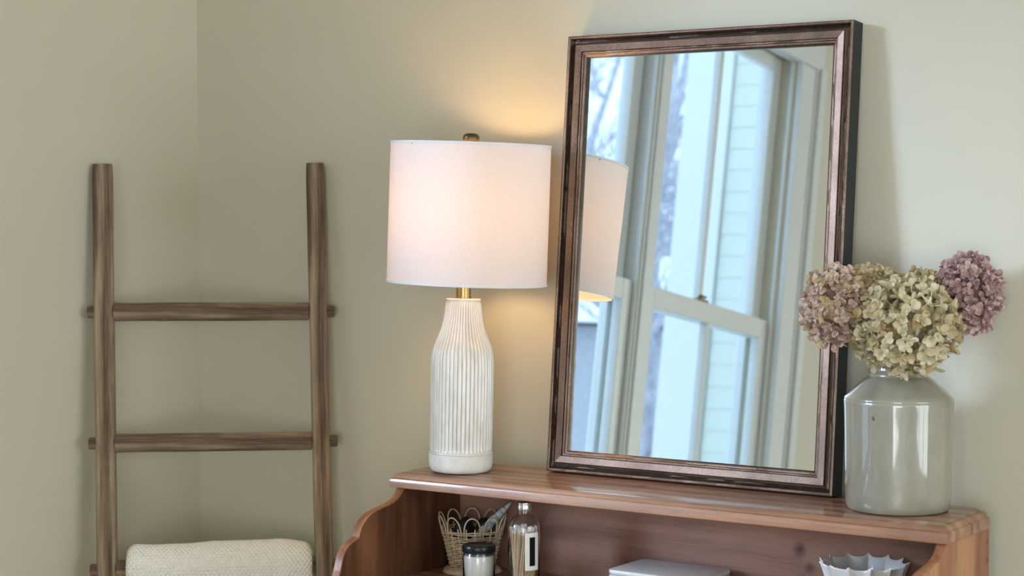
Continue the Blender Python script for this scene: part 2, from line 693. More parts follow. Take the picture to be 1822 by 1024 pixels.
# mullion, jambs, casing, stool
mu = MB()
mu.box(XL - T, XL, .983, 1.061, WZ0, WZ1)
mu.box(XL, XL + .008, .995, 1.050, WZ0, WZ1 - .005)
struct(mu.build('trim_1', M['trim'], bevel=.004))
cs = MB()
for s, ya in ((-1, .135), (1, 1.909)):
    for u0, u1, th in ((.004, .020, .024), (.020, .120, .018), (.120, .134, .023), (.134, .180, .036)):
        a, b = sorted((ya + s * u0, ya + s * u1))
        cs.box(XL, XL + th, a, b, WZ0 - .02, WZ1 + .0)
struct(cs.build('trim_2', M['trim'], bevel=.004))
hd = MB()
hd.box(XL, XL + .022, -.045, 2.089, WZ1, WZ1 + .11)
hd.box(XL, XL + .045, -.065, 2.109, WZ1 + .11, WZ1 + .135)
hd.box(XL, XL + .030, -.052, 2.096, WZ1 - .012, WZ1 + .004)
struct(hd.build('trim_3', M['trim'], bevel=.004))
sl = MB()
sl.box(-3.09, XL + .05, -.07, 2.114, WZ0 - .002, WZ0 + .03)
sl.box(XL, XL + .018, -.05, 2.094, WZ0 - .10, WZ0 - .002)
struct(sl.build('trim_4', M['trim'], bevel=.005))
# outdoor trim round the double window
et = MB()
et.box(XL - T - .014, XL - T, .02, .137, WZ0 - .03, WZ1 + .1)
et.box(XL - T - .014, XL - T, 1.905, 2.02, WZ0 - .03, WZ1 + .1)
et.box(XL - T - .014, XL - T, .985, 1.059, WZ0, WZ1)
et.box(XL - T - .014, XL - T, .137, 1.905, WZ1, WZ1 + .1)
et.box(XL - T - .04, XL - T, .0, 2.04, WZ0 - .06, WZ0)
struct(et.build('trim_5', M['corner_paint'], bevel=.004))


def plain_window(name, axis, a0, a1, z0, z1, pos, n):
    """a row of n fixed panes in an opening behind or beside the camera"""
    g = struct(empty(name, (0, 0, 0)))
    fr = MB()
    pn = MB()
    d = .04

    def bx(mb, u0, u1, p0, p1, c0, c1):
        if axis == 'x': mb.box(p0, p1, u0, u1, c0, c1)
        else: mb.box(u0, u1, p0, p1, c0, c1)
    bx(fr, a0, a1, pos - d, pos + d, z0, z0 + .06)
    bx(fr, a0, a1, pos - d, pos + d, z1 - .06, z1)
    for i in range(n + 1):
        u = a0 + .03 + (a1 - a0 - .06) * i / n
        bx(fr, u - .03, u + .03, pos - d, pos + d, z0 + .06, z1 - .06)
    zm = (z0 + z1) / 2
    for i in range(n):
        u0 = a0 + .03 + (a1 - a0 - .06) * i / n + .03
        u1 = a0 + .03 + (a1 - a0 - .06) * (i + 1) / n - .03
        bx(fr, u0, u1, pos - d * .8, pos + d * .8, zm - .025, zm + .025)
        bx(pn, u0, u1, pos - .003, pos + .003, z0 + .06, z1 - .06)
    fr.build('sash', M['trim'], g, bevel=.004)
    pn.build('pane', M['window_glass'], g)


plain_window('fill_window', 'y', FX0, FX1, FZ0, FZ1, YF - .06, 3)  # unseen opening added to let in the front fill lamp
plain_window('window_4', 'x', RY0, RY1, RZ0, RZ1, XR + .06, 3)

# ================================================================ OUTDOORS
gd = MB()
NX = 40
gv, gf = [], []
for j in range(NX + 1):
    for i in range(NX + 1):
        x = -40 + 80 * i / NX
        y = -40 + 80 * j / NX
        dd = max(0, math.hypot(x, y) - 9)
        gv.append((x, y, -.45 + .08 * noise.noise(Vector((x * .3, y * .3, 0))) + .0035 * dd * dd * (1 if x < 0 else .3)))
for j in range(NX):
    for i in range(NX):
        a = j * (NX + 1) + i
        gf.append((a, a + 1, a + NX + 2, a + NX + 1))
gd.add(gv, gf)
g = gd.build('ground', M['snow'], smooth=True)
struct(g)
tag(g, 'snow-covered ground outside the windows')

# clapboard wing of the house, seen in the mirror through the window
WYP, WX0, WX1 = -1.5, -4.32, XL - T - .03
wing = empty('house_wing', ((WX0 + WX1) / 2, WYP, -.4))
tag(wing, 'pale clapboard house wing with white corner board, seen through the mirrored window', 'building')
wi = Matrix.Translation(-wing.location)
def wadd(o):
    o.parent = wing
    o.location = -wing.location
    return o
wadd(MB().box(WX0 + .02, WX1, -3.6, WYP, -.5, 3.75).build('wall', M['siding']))
lap = MB()
lap.prism([(0, 0), (.009, 0), (.004, .106), (0, .106)], 'x', 0, WX1 - WX0 - .245)
z = -.4
first = None
while z < 3.7:
    if first is None:
        o = lap.build('siding_board', M['siding'])
        first = o
    else:
        o = first.copy()
        C.objects.link(o)
    o.parent = wing
    o.location = Vector((WX0 + .24, WYP, z)) - wing.location
    z += .098
wadd(MB().box(WX0, WX0 + .235, WYP, WYP + .028, -.45, 3.75).build('corner_board', M['corner_paint'], bevel=.004))
wadd(MB().box(WX0, WX0 + .02, -3.6, WYP, -.45, 3.75).build('side_board', M['corner_paint']))
wadd(MB().box(WX0 - .25, WX1, -3.8, WYP + .25, 3.75, 3.87).build('eave', M['corner_paint']))

# shed with a snowy roof far behind the window
shed = empty('garden_shed', (-9.6, -9.6, 0))
tag(shed, 'dark shed with thick snow on its roof among the trees', 'shed')
MB().box(-1.6, 1.6, -1, 1, -.4, 2.7).build('wall', M['shed'], shed)
MB().prism([(-1.2, 2.65), (1.2, 2.65), (0, 3.25)], 'x', -1.8, 1.8).build('roof', M['shed'], shed)
MB().prism([(-1.28, 2.68), (-1.25, 2.85), (0, 3.5), (1.25, 2.85), (1.28, 2.68), (0, 3.26)], 'x', -1.85, 1.85).build('snow_cap', M['snow'], shed, bevel=.05)


def tree(x, y, h, seed, label, lean=0):
    rr = random.Random(seed)
    zb = -.45 + .0035 * max(0, math.hypot(x, y) - 9) ** 2
    root = empty('bare_tree', (x, y, zb))
    tag(root, label, 'tree', 'bare winter trees outside')
    tr = MB()
    pts, rad = [], []
    p = Vector((0, 0, 0))
    d = Vector((rr.uniform(-.06, .06) + lean, rr.uniform(-.06, .06), 1))
    n = 9
    r0 = rr.uniform(.07, .13)
    for i in range(n):
        pts.append(p.copy())
        rad.append(r0 * (1 - .8 * i / n))
        p += d.normalized() * h / n
        d += Vector((rr.uniform(-.09, .09), rr.uniform(-.09, .09), 0))
    tr.tube(pts, rad, 7)
    tr.build('trunk', M['bark'], root, smooth=True)
    br = MB()

    def branch(p, d, l, r, lev):
        q = [p.copy()]
        k = 4
        for i in range(k):
            d = (d + Vector((rr.uniform(-.25, .25), rr.uniform(-.25, .25), rr.uniform(-.05, .25)))).normalized()
            p = p + d * l / k
            q.append(p.copy())
            if lev < 2:
                for _ in range(2):
                    e = (d + Vector((rr.uniform(-1, 1), rr.uniform(-1, 1), rr.uniform(-.3, .8)))).normalized()
                    branch(p, e, l * rr.uniform(.4, .6), r * .5, lev + 1)
        br.tube(q, [r * (1 - .8 * i / k) for i in range(k + 1)], 4 if lev else 5)
    for i in range(2, n):
        for _ in range(4):
            a = rr.uniform(0, 2 * PI)
            branch(pts[i], Vector((math.cos(a), math.sin(a), rr.uniform(.2, .9))), h * rr.uniform(.09, .15) * (1.2 - .5 * i / n), rad[i] * .45, 0)
    b = br.build('branches', M['bark'], root)
    return root


tl = ['bare grey tree standing left of the shed beyond the window', 'bare grey tree in the wood behind the snowy shed',
      'slim bare winter tree nearest the clapboard wing', 'tall bare winter tree at the far edge of the wood']
protos = []
tspots = []
tries = 0
while len(tspots) < 24 and tries < 6000:
    tries += 1
    ang = math.radians(R.uniform(17, 37))
    dist = 5.5 + 24 * R.random() ** .9
    x = XL - dist * math.sin(ang)
    y = .9 - dist * math.cos(ang)
    if -13.6 < x < -6.0 and -13.4 < y < -6.4: continue
    if x > -6.0 and y > -5.4 and y < 0: continue
    if any(math.hypot(x - a_, y - b_) < 3.1 for a_, b_ in tspots): continue
    tspots.append((x, y))
for i, (x, y) in enumerate(tspots):
    zb = -.45 + .0035 * max(0, math.hypot(x, y) - 9) ** 2
    if i < 6:
        t_ = tree(x, y, R.uniform(7.5, 10), 100 + i, 'bare grey-brown winter tree outside the window, seen blurred in the mirror')
        protos.append(t_)
    else:
        src = protos[i % 6]
        t_ = src.copy()
        C.objects.link(t_)
        t_.location = (x, y, zb)
        t_.rotation_euler = (0, 0, R.uniform(0, 6.28))
        s = R.uniform(.8, 1.15)
        t_.scale = (s, s, s)
        for ch in list(src.children):
            c = ch.copy()
            C.objects.link(c)
            c.parent = t_

# ================================================================ THE HUTCH
ZS = 1.127      # top of the hutch
ZI = .930       # its inner floor
XA, XB = -2.200, -1.113
hutch = empty('desk_hutch', ((XA + XB) / 2, 2.93, 0))
tag(hutch, 'reddish pine desk hutch with scalloped sides and open shelf under its top board', 'desk')


def hadd(o):
    o.parent = hutch
    o.location = -hutch.location
    return o


# top board with moulded front and end edges: rings of the outline at rising heights
tb = MB()
BX0, BX1, BY0, BY1 = -2.206, -1.108, 2.822, 3.030


def rr_outline(i, rad_back=.028):
    ix = min(i, .017)
    x0, x1, y0, y1 = BX0 + ix, BX1 - ix, BY0 + i, BY1
    pts = [(x0, y0), (x1, y0)]
    for k in range(7):
        a = k / 6 * PI / 2
        pts.append((x1 - rad_back + rad_back * math.cos(a), y1 - rad_back + rad_back * math.sin(a)))
    for k in range(7):
        a = PI / 2 + k / 6 * PI / 2
        pts.append((x0 + rad_back + rad_back * math.cos(a), y1 - rad_back + rad_back * math.sin(a)))
    return pts


rings = [(.001, 1.0985), (0, 1.0995), (0, 1.1145), (.0012, 1.1160), (.0040, 1.1168), (.0045, 1.1180), (0.0060, 1.1212), (.0080, 1.1238)] + [(.012 + .063 * q_ / 9, ZS - .0024 * (1 - q_ / 9) ** 2.5) for q_ in range(10)]
vv, ff = [], []
nn = 16
for ins, zz in rings:
    vv += [(px, py, zz) for px, py in rr_outline(ins)]
for a in range(len(rings) - 1):
    for k in range(nn):
        l = (k + 1) % nn
        ff.append((a * nn + k, a * nn + l, (a + 1) * nn + l, (a + 1) * nn + k))
ff.append(tuple(range(nn - 1, -1, -1)))
ff.append(tuple((len(rings) - 1) * nn + k for k in range(nn)))
tb.add(vv, ff)
o = hadd(tb.build('top_board', M['hutch'], smooth=True, angle=40))
tag(o, 'top board with a moulded front edge')

PROF = [(2.838, 1.0985), (2.833, 1.094), (2.826, 1.086), (2.818, 1.080), (2.806, 1.075), (2.792, 1.0715), (2.772, 1.0685), (2.752, 1.0655), (2.736, 1.061),
        (2.724, 1.055), (2.714, 1.047), (2.708, 1.040), (2.703, 1.030), (2.700, 1.0225), (2.692, 1.0195), (2.682, 1.0165), (2.672, 1.0125),
        (2.664, 1.006), (2.658, .998), (2.653, .987), (2.648, .972), (2.643, .960), (2.634, .948), (2.622, .938), (2.606, .930)]
for x0 in (XA, XB - .018):
    b = MB().prism([(3.020, .930), (3.020, 1.0985)] + PROF, 'x', x0, x0 + .018)
    b.mi[-1 if x0 == XA else -2] = 1       # inner faces take the darker copy: their shade is put into the colour
    o = hadd(b.build('side_panel', [M['hutch_side'], M['hutch_shaded']], bevel=.0015, smooth=True, angle=38))
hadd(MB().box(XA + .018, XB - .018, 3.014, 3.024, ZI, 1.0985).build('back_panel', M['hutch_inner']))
hadd(MB().box(XA - .012, XB + .012, 2.56, 3.020, ZI - .025, ZI).build('desk_board', M['hutch'], bevel=.004, seg=3))
hadd(MB().box(XA + .02, XB - .02, 2.60, 3.00, ZI - .17, ZI - .025).build('apron', M['hutch'], bevel=.002))
for i in range(3):
    w3 = (XB - XA - .10) / 3
    x0 = XA + .04 + i * (w3 + .01)
    d = hadd(MB().box(x0, x0 + w3 - .01, 2.588, 2.602, ZI - .155, ZI - .045).build('drawer', M['hutch'], bevel=.003))
    MB().lathe([(0, -.03), (.006, -.029), (.013, -.024), (.014, -.018), (.007, -.010), (.006, 0), (0, 0)], 20, c=(0, 0, 0)).build(
        'knob', M['bronze'], d, smooth=True, mat4=Matrix.Translation((x0 + w3 / 2 - .005, 2.588, ZI - .10)) @ Matrix.Rotation(-PI / 2, 4, 'X'))
for x in (XA + .05, XB - .05):
    for y in (2.63, 2.97):
        hadd(MB().lathe([(0, 0), (.014, 0), (.018, .05), (.022, .3), (.027, .55), (.020, .60), (.028, .63), (.028, ZI - .17), (0, ZI - .17)], 20, c=(x, y, 0)).build('leg', M['hutch_side'], smooth=True, angle=40))

# ================================================================ THE MIRROR
LEAN = math.atan2(.0745, .815)
MH, MW, MT = .819, .583, .038
MX0 = -1.9615
y0m = 2.986
mir = empty('framed_mirror', (MX0 + MW / 2, y0m + MT * math.cos(LEAN), ZS), rot=(-LEAN, 0, 0))
tag(mir, 'tall rectangular mirror in a moulded bronze-brown frame leaning on the wall', 'mirror')
# local: x across, z up, -y to the front; back face at y=0, front face at y=-MT
prof = [(0, -MT), (0.0012, -MT - .0012), (.0042, -MT - .0012), (.0055, -MT + .0005), (.0062, -MT + .0045), (.0095, -MT + .0075), (.0125, -MT + .0070), (.0140, -MT + .0045),
        (.0155, -MT + .0030), (.0162, -MT + .0040), (.0166, -MT + .0008), (.0176, -MT - .0002), (.0292, -MT + .0022), (.0298, -MT + .0052), (.0310, -MT + .0044), (.0330, -MT + .0050),
        (.0340, -MT + .0072), (.0362, -MT + .0070), (.0380, -MT + .0088), (.0400, -MT + .0100), (.0402, -MT + .0155)]
dark = {3, 4, 5, 9, 12, 15, 18, 19}


def frame_rail(side):
    b = MB()
    corners = {'bottom': ((0, 0), (MW, 0), (1, 1), (-1, 1)), 'top': ((MW, MH), (0, MH), (-1, -1), (1, -1)),
               'left': ((0, MH), (0, 0), (1, -1), (1, 1)), 'right': ((MW, 0), (MW, MH), (-1, 1), (-1, -1))}[side]
    (ax, az), (bx_, bz), (sa, ta), (sb, tb_) = corners
    NS = 60
    n = len(prof)
    v = []
    for i in range(NS + 1):
        t = i / NS
        for j, (u, d) in enumerate(prof):
            x = (ax + sa * u) * (1 - t) + (bx_ + sb * u) * t
            zz = (az + ta * u) * (1 - t) + (bz + tb_ * u) * t
            wv = 0
            if 0 < i < NS and 1 < j < n - 1:
                wv = .00025 * noise.noise(Vector((x * 55, zz * 55, j * .9 + 3)))
            v.append((x - MW / 2, d + wv, zz))
    for i in range(NS):
        for j in range(n - 1):
            b.add([], [])
    f, mi = [], []
    for i in range(NS):
        for j in range(n - 1):
            f.append((i * n + j, (i + 1) * n + j, (i + 1) * n + j + 1, i * n + j + 1))
            mi.append(1 if j in dark else 0)
    b.v += [tuple(p) for p in v]
    b.f += f
    b.mi += mi
    # outer black side
    k = len(b.v)
    b.v += [(ax - MW / 2, 0, az), (bx_ - MW / 2, 0, bz), (bx_ - MW / 2, -MT, bz), (ax - MW / 2, -MT, az)]
    b.f.append((k, k + 1, k + 2, k + 3))
    b.mi.append(2)
    o = b.build('frame_rail', [M['frame'], M['groove'], M['black_paint']], mir, smooth=True, angle=50)
    return o


for s_ in ('bottom', 'top', 'left', 'right'):
    frame_rail(s_)
gi = .0395
MB().box(-MW / 2 + gi, MW / 2 - gi, -MT + .0150, -MT + .0190, gi, MH - gi).build('mirror_glass', M['mirror'], mir)
MB().box(-MW / 2 + .001, MW / 2 - .001, -MT + .0192, -.0005, .001, MH - .001).build('backing', M['black_paint'], mir)

# ================================================================ THE LAMP
lamp = empty('table_lamp', (-2.102, 2.905, ZS))
# leans one degree to the right of the view
q = Quaternion(FW, math.radians(1.05))
lamp.rotation_mode = 'QUATERNION'
lamp.rotation_quaternion = q
tag(lamp, 'white ribbed ceramic bottle lamp with drum shade standing left of the mirror', 'lamp')
k = 1 / 943.0
MB().lathe([(0, .0006), (.046, .0006), (.0525, .0016), (.0568, .005), (.0595, .011), (.0602, .018), (.0602, .034), (.0596, .0352), (.0560, .0356)], 96).build('foot', bisque(), lamp, smooth=True, angle=60)
bp = [(.0585, .0345), (.0612, .0362), (.0614, .0378), (.0600, .0392), (.0590, .0410), (.0592, .060), (.0596, .10), (.0600, .15), (.0600, .185), (.0597, .205), (.0588, .217),
      (.0568, .2285), (.0540, .2375), (.0500, .2470), (.0462, .2560), (.0425, .2660), (.0395, .2770), (.0372, .2880), (.0355, .2990), (.0343, .3100), (.0334, .3170), (.0328, .3205), (.0325, .3220),
      (.0332, .3228), (.0334, .3248), (.0325, .3262), (.018, .3266), (.0, .3266)]


def rib(r, z, a, j):
    if z < .0400 or z > .3205: return r
    fade = min(1, (z - .040) / .006, (.3205 - z) / .006)
    s = math.sin(a * 23)
    wob = .0003 * noise.noise(Vector((math.cos(a) * 9, math.sin(a) * 9, z * 22)))
    return r - .0023 * fade * (1 - abs(s) ** .55) + wob


prof2 = []
for i in range(len(bp) - 1):
    (r0, z0), (r1, z1) = bp[i], bp[i + 1]
    m = max(1, int((z1 - z0) / .004))
    for t in range(m):
        prof2.append((r0 + (r1 - r0) * t / m, z0 + (z1 - z0) * t / m))
prof2.append(bp[-1])
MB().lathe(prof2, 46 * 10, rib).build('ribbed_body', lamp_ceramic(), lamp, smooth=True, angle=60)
MB().lathe([(.0150, .3266), (.0150, .3300), (.0138, .3305), (.0138, .3600), (.0125, .3610), (.0125, .372), (0, .372)], 40).build('neck', M['brass'], lamp, smooth=True, angle=40)
SZ0, SZ1, SR = .356, .614, .1503
sh = empty('shade_assembly', (.006, .004, 0))
sh.parent = lamp
# the shade itself sits slightly askew on its harp
sh.rotation_mode = 'QUATERNION'
sh.rotation_quaternion = Quaternion(FW, math.radians(.75)) @ Quaternion(RT, math.radians(-.5))
bpy.data.objects.remove(sh)
SQ = Matrix.Translation((.0, 0, .34)) @ (Quaternion(FW, math.radians(.85)) @ Quaternion(RT, math.radians(.5))).to_matrix().to_4x4() @ Matrix.Translation((.004, .003, -.34))
shade = MB().lathe([(SR, SZ0), (SR, SZ0 + .01), (SR, (SZ0 + SZ1) / 2), (SR - .0002, SZ1 - .01), (SR - .0004, SZ1)], 128).build('lamp_shade', shade_mat(), lamp, smooth=True, mat4=SQ)
tag(shade, 'white linen drum shade')
trim_m = plain('shade_edge_tape', (.72, .73, .76), .8)
for zz in (SZ0, SZ1):
    MB().lathe([(SR - .0015, zz - .0022), (SR + .0009, zz - .0022), (SR + .0009, zz + .0022), (SR - .0015, zz + .0022), (SR - .0015, zz - .0022)], 128).build('edge_tape', trim_m, shade)
sp = MB()
ring = [(.018 * math.cos(a), .018 * math.sin(a), SZ1 - .012) for a in [2 * PI * i / 20 for i in range(20)]]
sp.tube(ring, .0018, 6, closed=True)
for i in range(3):
    a = 2 * PI * i / 3 + .35
    sp.tube([(.018 * math.cos(a), .018 * math.sin(a), SZ1 - .012), (.12 * math.cos(a), .12 * math.sin(a), SZ1 - .012), (SR * math.cos(a), SR * math.sin(a), SZ1 - .003)], .0016, 6)
sp.build('spider_fitter', M['brass'], shade)
hp = MB()
pts = []
for i in range(25):
    a = PI * i / 24
    pts.append((.052 * math.cos(a), 0, .44 + .165 * math.sin(a) ** .8))
hp.tube([(.014, 0, .366)] + [(.03, 0, .38)] + pts + [(-.03, 0, .38), (-.014, 0, .366)], .0016, 6)
hp.build('harp', M['brass'], lamp)
MB().lathe([(.004, .600), (.004, .615), (.0115, .6165), (.0150, .620), (.0160, .6245), (.0155, .6295), (.0125, .6335), (.007, .6352), (0, .6355)], 32).build('finial', M['bronze'], lamp, smooth=True, mat4=SQ)
MB().lathe([(0, .372), (.017, .372), (.018, .40), (.018, .425), (.014, .43), (0, .43)], 24).build('socket', M['brass'], lamp, smooth=True, angle=40)
MB().lathe([(.013, .43), (.014, .45), (.022, .475), (.029, .500), (.0305, .518), (.027, .535), (.018, .546), (0, .550)], 24).build('bulb', emission('warm_bulb', (1.0, .60, .27), BULB), lamp, smooth=True)

# ================================================================ STONEWARE CROCK AND HYDRANGEAS
VX, VY = -1.243, 2.948
vase = empty('stoneware_crock', (VX, VY, ZS))
tag(vase, 'grey-green glazed stoneware crock holding dried hydrangeas, right of the mirror', 'vase')
vp = [(0, .0005), (.078, .0005), (.0815, .0012), (.0845, .0055), (.0862, .012), (.0868, .03), (.0872, .08), (.0880, .13), (.0888, .165), (.0893, .176), (.0894, .1795), (.0884, .1815), (.0888, .1830),
      (.0882, .1850), (.0830, .1900), (.074, .1985), (.065, .2070), (.057, .2140), (.0515, .2180), (.0490, .2195), (.0480, .2215), (.0478, .2240), (.0488, .2255), (.0494, .2275), (.0480, .2295),
      (.0472, .2320), (.0470, .2390), (.0455, .2410), (.0420, .2405), (.0405, .235), (.0400, .21), (.055, .19), (.078, .17), (.079, .02), (0, .012)]
cro = MB().lathe(vp, 120, lambda r, z, a, j: r * (1 + .004 * noise.noise(Vector((math.cos(a) * 1.4, math.sin(a) * 1.4, z * 9))))).build('body', crock(), vase, smooth=True, angle=40)
chip = MB()
chip.lathe([(.0038, -.0004), (.0030, .0003), (.0012, .0006), (0, .0004)], 9, lambda r, z, a, j: r * (1 + .35 * math.sin(2 * a + .6)))
cdir = Vector((-VX, -VY, 0)).normalized()
cn = (cdir * math.cos(math.radians(30)) - RT * math.sin(math.radians(30))).normalized()
mch = cn.to_track_quat('Z', 'X').to_matrix().to_4x4()
mch.translation = cn * .0886 + Vector((0, 0, .157))
tag(chip.build('glaze_chip', M['bronze'], vase, smooth=True, mat4=mch), 'dark chip in the glaze')


def petal(L, W, cup, curl, rr):
    """a rounded, spoon-shaped petal with a narrow base"""
    v, f = [], []
    ts = (0, .16, .34, .52, .70, .85, .95, 1.0)
    nv = 6
    for t in ts:
        if t < .58:
            q = t / .58
            wd = W * (.16 + .84 * (3 * q * q - 2 * q ** 3) ** .7)
        else:
            wd = W * math.sqrt(max(.02, 1 - ((t - .58) / .425) ** 2))
        for j in range(nv):
            s = (j / (nv - 1)) * 2 - 1
            zz = cup * (s * s) * wd + curl * t * t * L + .05 * W * math.sin(4 * s + 5 * t + rr)
            v.append((s * wd, L * t, zz))
    for i in range(len(ts) - 1):
        for j in range(nv - 1):
            a = i * nv + j
            f.append((a, a + 1, a + nv + 1, a + nv))
    return v, f


def floret_mesh(seed, mat):
    rr = random.Random(seed)
    b = MB()
    for k in range(4):
        a = k * PI / 2 + rr.uniform(-.35, .35)
        L = .0150 * rr.uniform(.78, 1.15)
        v, f = petal(L, L * rr.uniform(.36, .46), rr.uniform(.1, .7), rr.uniform(-.35, .35), rr.uniform(0, 6))
        tilt = rr.uniform(-.1, 1.35)
        m = Matrix.Rotation(a, 3, 'Z') @ Matrix.Rotation(tilt, 3, 'X')
        b.add([m @ Vector(p) for p in v], f)
    b.lathe([(0, .0016), (.0014, .001), (.0012, -.002), (.0006, -.012), (0, -.012)], 6)
    me = bpy.data.meshes.new('floret')
    me.from_pydata(b.v, [], b.f)
    me.materials.append(mat)
    me.polygons.foreach_set('use_smooth', [True] * len(me.polygons))
    return me


PETALS = {
    'cream': petal_mat('cream_petal', [(.1, (.34, .27, .15)), (.35, (.52, .44, .27)), (.6, (.66, .58, .39)), (.9, (.82, .76, .58))]),
    'olive': petal_mat('sand_petal', [(.1, (.38, .28, .14)), (.4, (.52, .40, .22)), (.7, (.64, .52, .32)), (.9, (.74, .65, .45))]),
    'blush': petal_mat('blush_petal', [(.1, (.42, .28, .21)), (.35, (.58, .43, .35)), (.6, (.68, .54, .46)), (.9, (.78, .68, .56))]),
    'mauve': petal_mat('mauve_petal', [(.1, (.30, .18, .17)), (.35, (.45, .29, .28)), (.6, (.57, .40, .38)), (.9, (.70, .55, .50))]),
}
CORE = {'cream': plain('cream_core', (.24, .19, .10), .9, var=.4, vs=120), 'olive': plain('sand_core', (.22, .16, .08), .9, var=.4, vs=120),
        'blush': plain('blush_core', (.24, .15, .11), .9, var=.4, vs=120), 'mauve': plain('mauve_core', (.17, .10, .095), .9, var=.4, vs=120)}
FM = {c: [floret_mesh(50 * i + k, PETALS[c]) for k in range(6)] for i, c in enumerate(PETALS)}


def hydrangea(label, col, a, b, z, ra, rb, rz, n, seed, mixcol=None):
    rr = random.Random(seed)
    c = Vector((VX, VY, 0)) + RT * a + FW * b
    c.z = z
    root = empty('dried_hydrangea', c)
    tag(root, label, 'flower', 'dried hydrangea heads in the crock')
    st = MB()
    foot = Vector((VX, VY, ZS + .05)) - c
    mouth = Vector((VX, VY, ZS + .236)) + (RT * a + FW * b) * .16 - c
    st.tube([foot, mouth * 1.0, mouth * .5 + Vector((0, 0, -.004)), (0, 0, 0)], [.0025, .0025, .0024, .002], 8)
    st.build('stem', M['stem'], root, smooth=True)
    # solid core, added so that gaps between florets show no background
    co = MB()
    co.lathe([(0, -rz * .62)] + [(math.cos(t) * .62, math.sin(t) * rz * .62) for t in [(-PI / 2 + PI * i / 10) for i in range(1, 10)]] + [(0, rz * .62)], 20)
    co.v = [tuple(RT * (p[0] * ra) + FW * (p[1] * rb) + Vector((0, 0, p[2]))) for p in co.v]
    co.build('inner_core', CORE[col], root, smooth=True)
    N_ = int(n * 1.17)
    made = 0
    for i in range(N_):
        if made >= n: break
        u = 1 - 2 * (((i * 617) % N_) + .5) / N_
        ph = ((i * 617) % N_) * 2.39996 + rr.uniform(-.25, .25)
        u = max(-1, min(1, u + rr.uniform(-.05, .05)))
        s = math.sqrt(max(0, 1 - u * u))
        nrm = Vector((s * math.cos(ph), s * math.sin(ph), u))
        if nrm.y > .25 and rr.random() < .40: continue      # sparser towards the wall
        made += 1
        lay = rr.choice((.99, .95, .91, .84, .72))
        lump = 1 + .07 * noise.noise(nrm * 2.4 + Vector((seed, 0, 0)))
        lay *= lump
        p = RT * (nrm.x * ra * lay) + FW * (nrm.y * rb * lay) + Vector((0, 0, nrm.z * rz * lay))
        nn_ = (RT * (nrm.x / ra) + FW * (nrm.y / rb) + Vector((0, 0, nrm.z / rz))).normalized()
        nn_ = (nn_ + Vector((rr.uniform(-.85, .85), rr.uniform(-.85, .85), rr.uniform(-.7, .85)))).normalized()
        me = rr.choice(FM[mixcol] if (mixcol and rr.random() < .18) else FM[col])
        f = bpy.data.objects.new('floret', me)
        C.objects.link(f)
        f.parent = root
        sc = rr.uniform(.8, 1.12) * (.98 if n == 300 else .80)
        m = Matrix.Translation(p) @ nn_.to_track_quat('Z', 'Y').to_matrix().to_4x4() @ Matrix.Rotation(rr.uniform(0, 6.28), 4, 'Z') @ Matrix.Scale(sc, 4)
        f.matrix_local = m
    return root


hydrangea('largest cream dried hydrangea head at the front centre of the crock', 'cream', -.000, -.050, 1.430, .084, .070, .076, 300, 1, 'olive')
hydrangea('blush pink dried hydrangea head on the left, overlapping the mirror frame', 'blush', -.112, -.020, 1.462, .050, .045, .063, 290, 2, 'olive')
hydrangea('dusky mauve dried hydrangea head sticking out on the right', 'mauve', .112, .005, 1.479, .055, .048, .065, 290, 3)
hydrangea('sandy cream dried hydrangea head behind the cream and pink ones', 'olive', -.040, .030, 1.490, .047, .035, .032, 190, 4, 'cream')
hydrangea('small sandy hydrangea head behind, beside the mauve one', 'olive', .040, .022, 1.480, .038, .034, .036, 170, 5, 'cream')
# stray florets that stand above the rest are part of the sandy head

# ================================================================ THE LADDER
LT = Vector((-2.9385, 2.797, 1.7125))
RTp = Vector((-2.604, 3.079, 1.7155))
out = Vector((.13, -.118, -1.7125))       # from top to foot of a rail (leans into the corner)
outR = Vector((.137, -.112, -1.7155))
ladder = empty('blanket_ladder', ((LT + RTp) / 2 + out)[:2] + (0,) if False else ((LT.x + RTp.x) / 2 + .13, (LT.y + RTp.y) / 2 - .118, 0))
tag(ladder, 'weathered brown wooden blanket ladder with round rungs leaning into the corner', 'ladder')
linv = -ladder.location
along = (RTp - LT)
along.z = 0
along.normalize()


def rail(top, vec, w_, d_):
    L = vec.length
    zx = -vec.normalized()                # local z points up the rail
    xx = (along - zx * along.dot(zx)).normalized()
    yy = zx.cross(xx)
    m = Matrix((xx, yy, zx)).transposed().to_4x4()
    m.translation = top + vec + Vector(linv)
    b = MB()
    v, f = [], []
    N, K = 60, 28
    for i in range(N + 1):
        zz = L * i / N
        for j in range(K):
            a = 2 * PI * j / K
            e = .5
            cx = math.copysign(abs(math.cos(a)) ** e, math.cos(a))
            cy = math.copysign(abs(math.sin(a)) ** e, math.sin(a))
            s = 1 + .035 * noise.noise(Vector((w_ * 100, zz * 5, cx)))
            if i == N: s *= .94
            v.append((cx * w_ / 2 * s, cy * d_ / 2 * s, min(zz, L - .0015) if i < N else L))
    for i in range(N):
        for j in range(K):
            l = (j + 1) % K
            f.append((i * K + j, i * K + l, (i + 1) * K + l, (i + 1) * K + j))
    f.append(tuple(reversed(range(K))))
    f.append(tuple(range(N * K, (N + 1) * K)))
    b.add(v, f)
    return b.build('rail', M['ladder'], ladder, smooth=True, angle=45, mat4=m)


rail(LT, out, .0415, .032)
rail(RTp, outR, .0375, .034)


def rail_at(top, vec, z):
    t = (z - top.z) / vec.z
    return top + vec * t


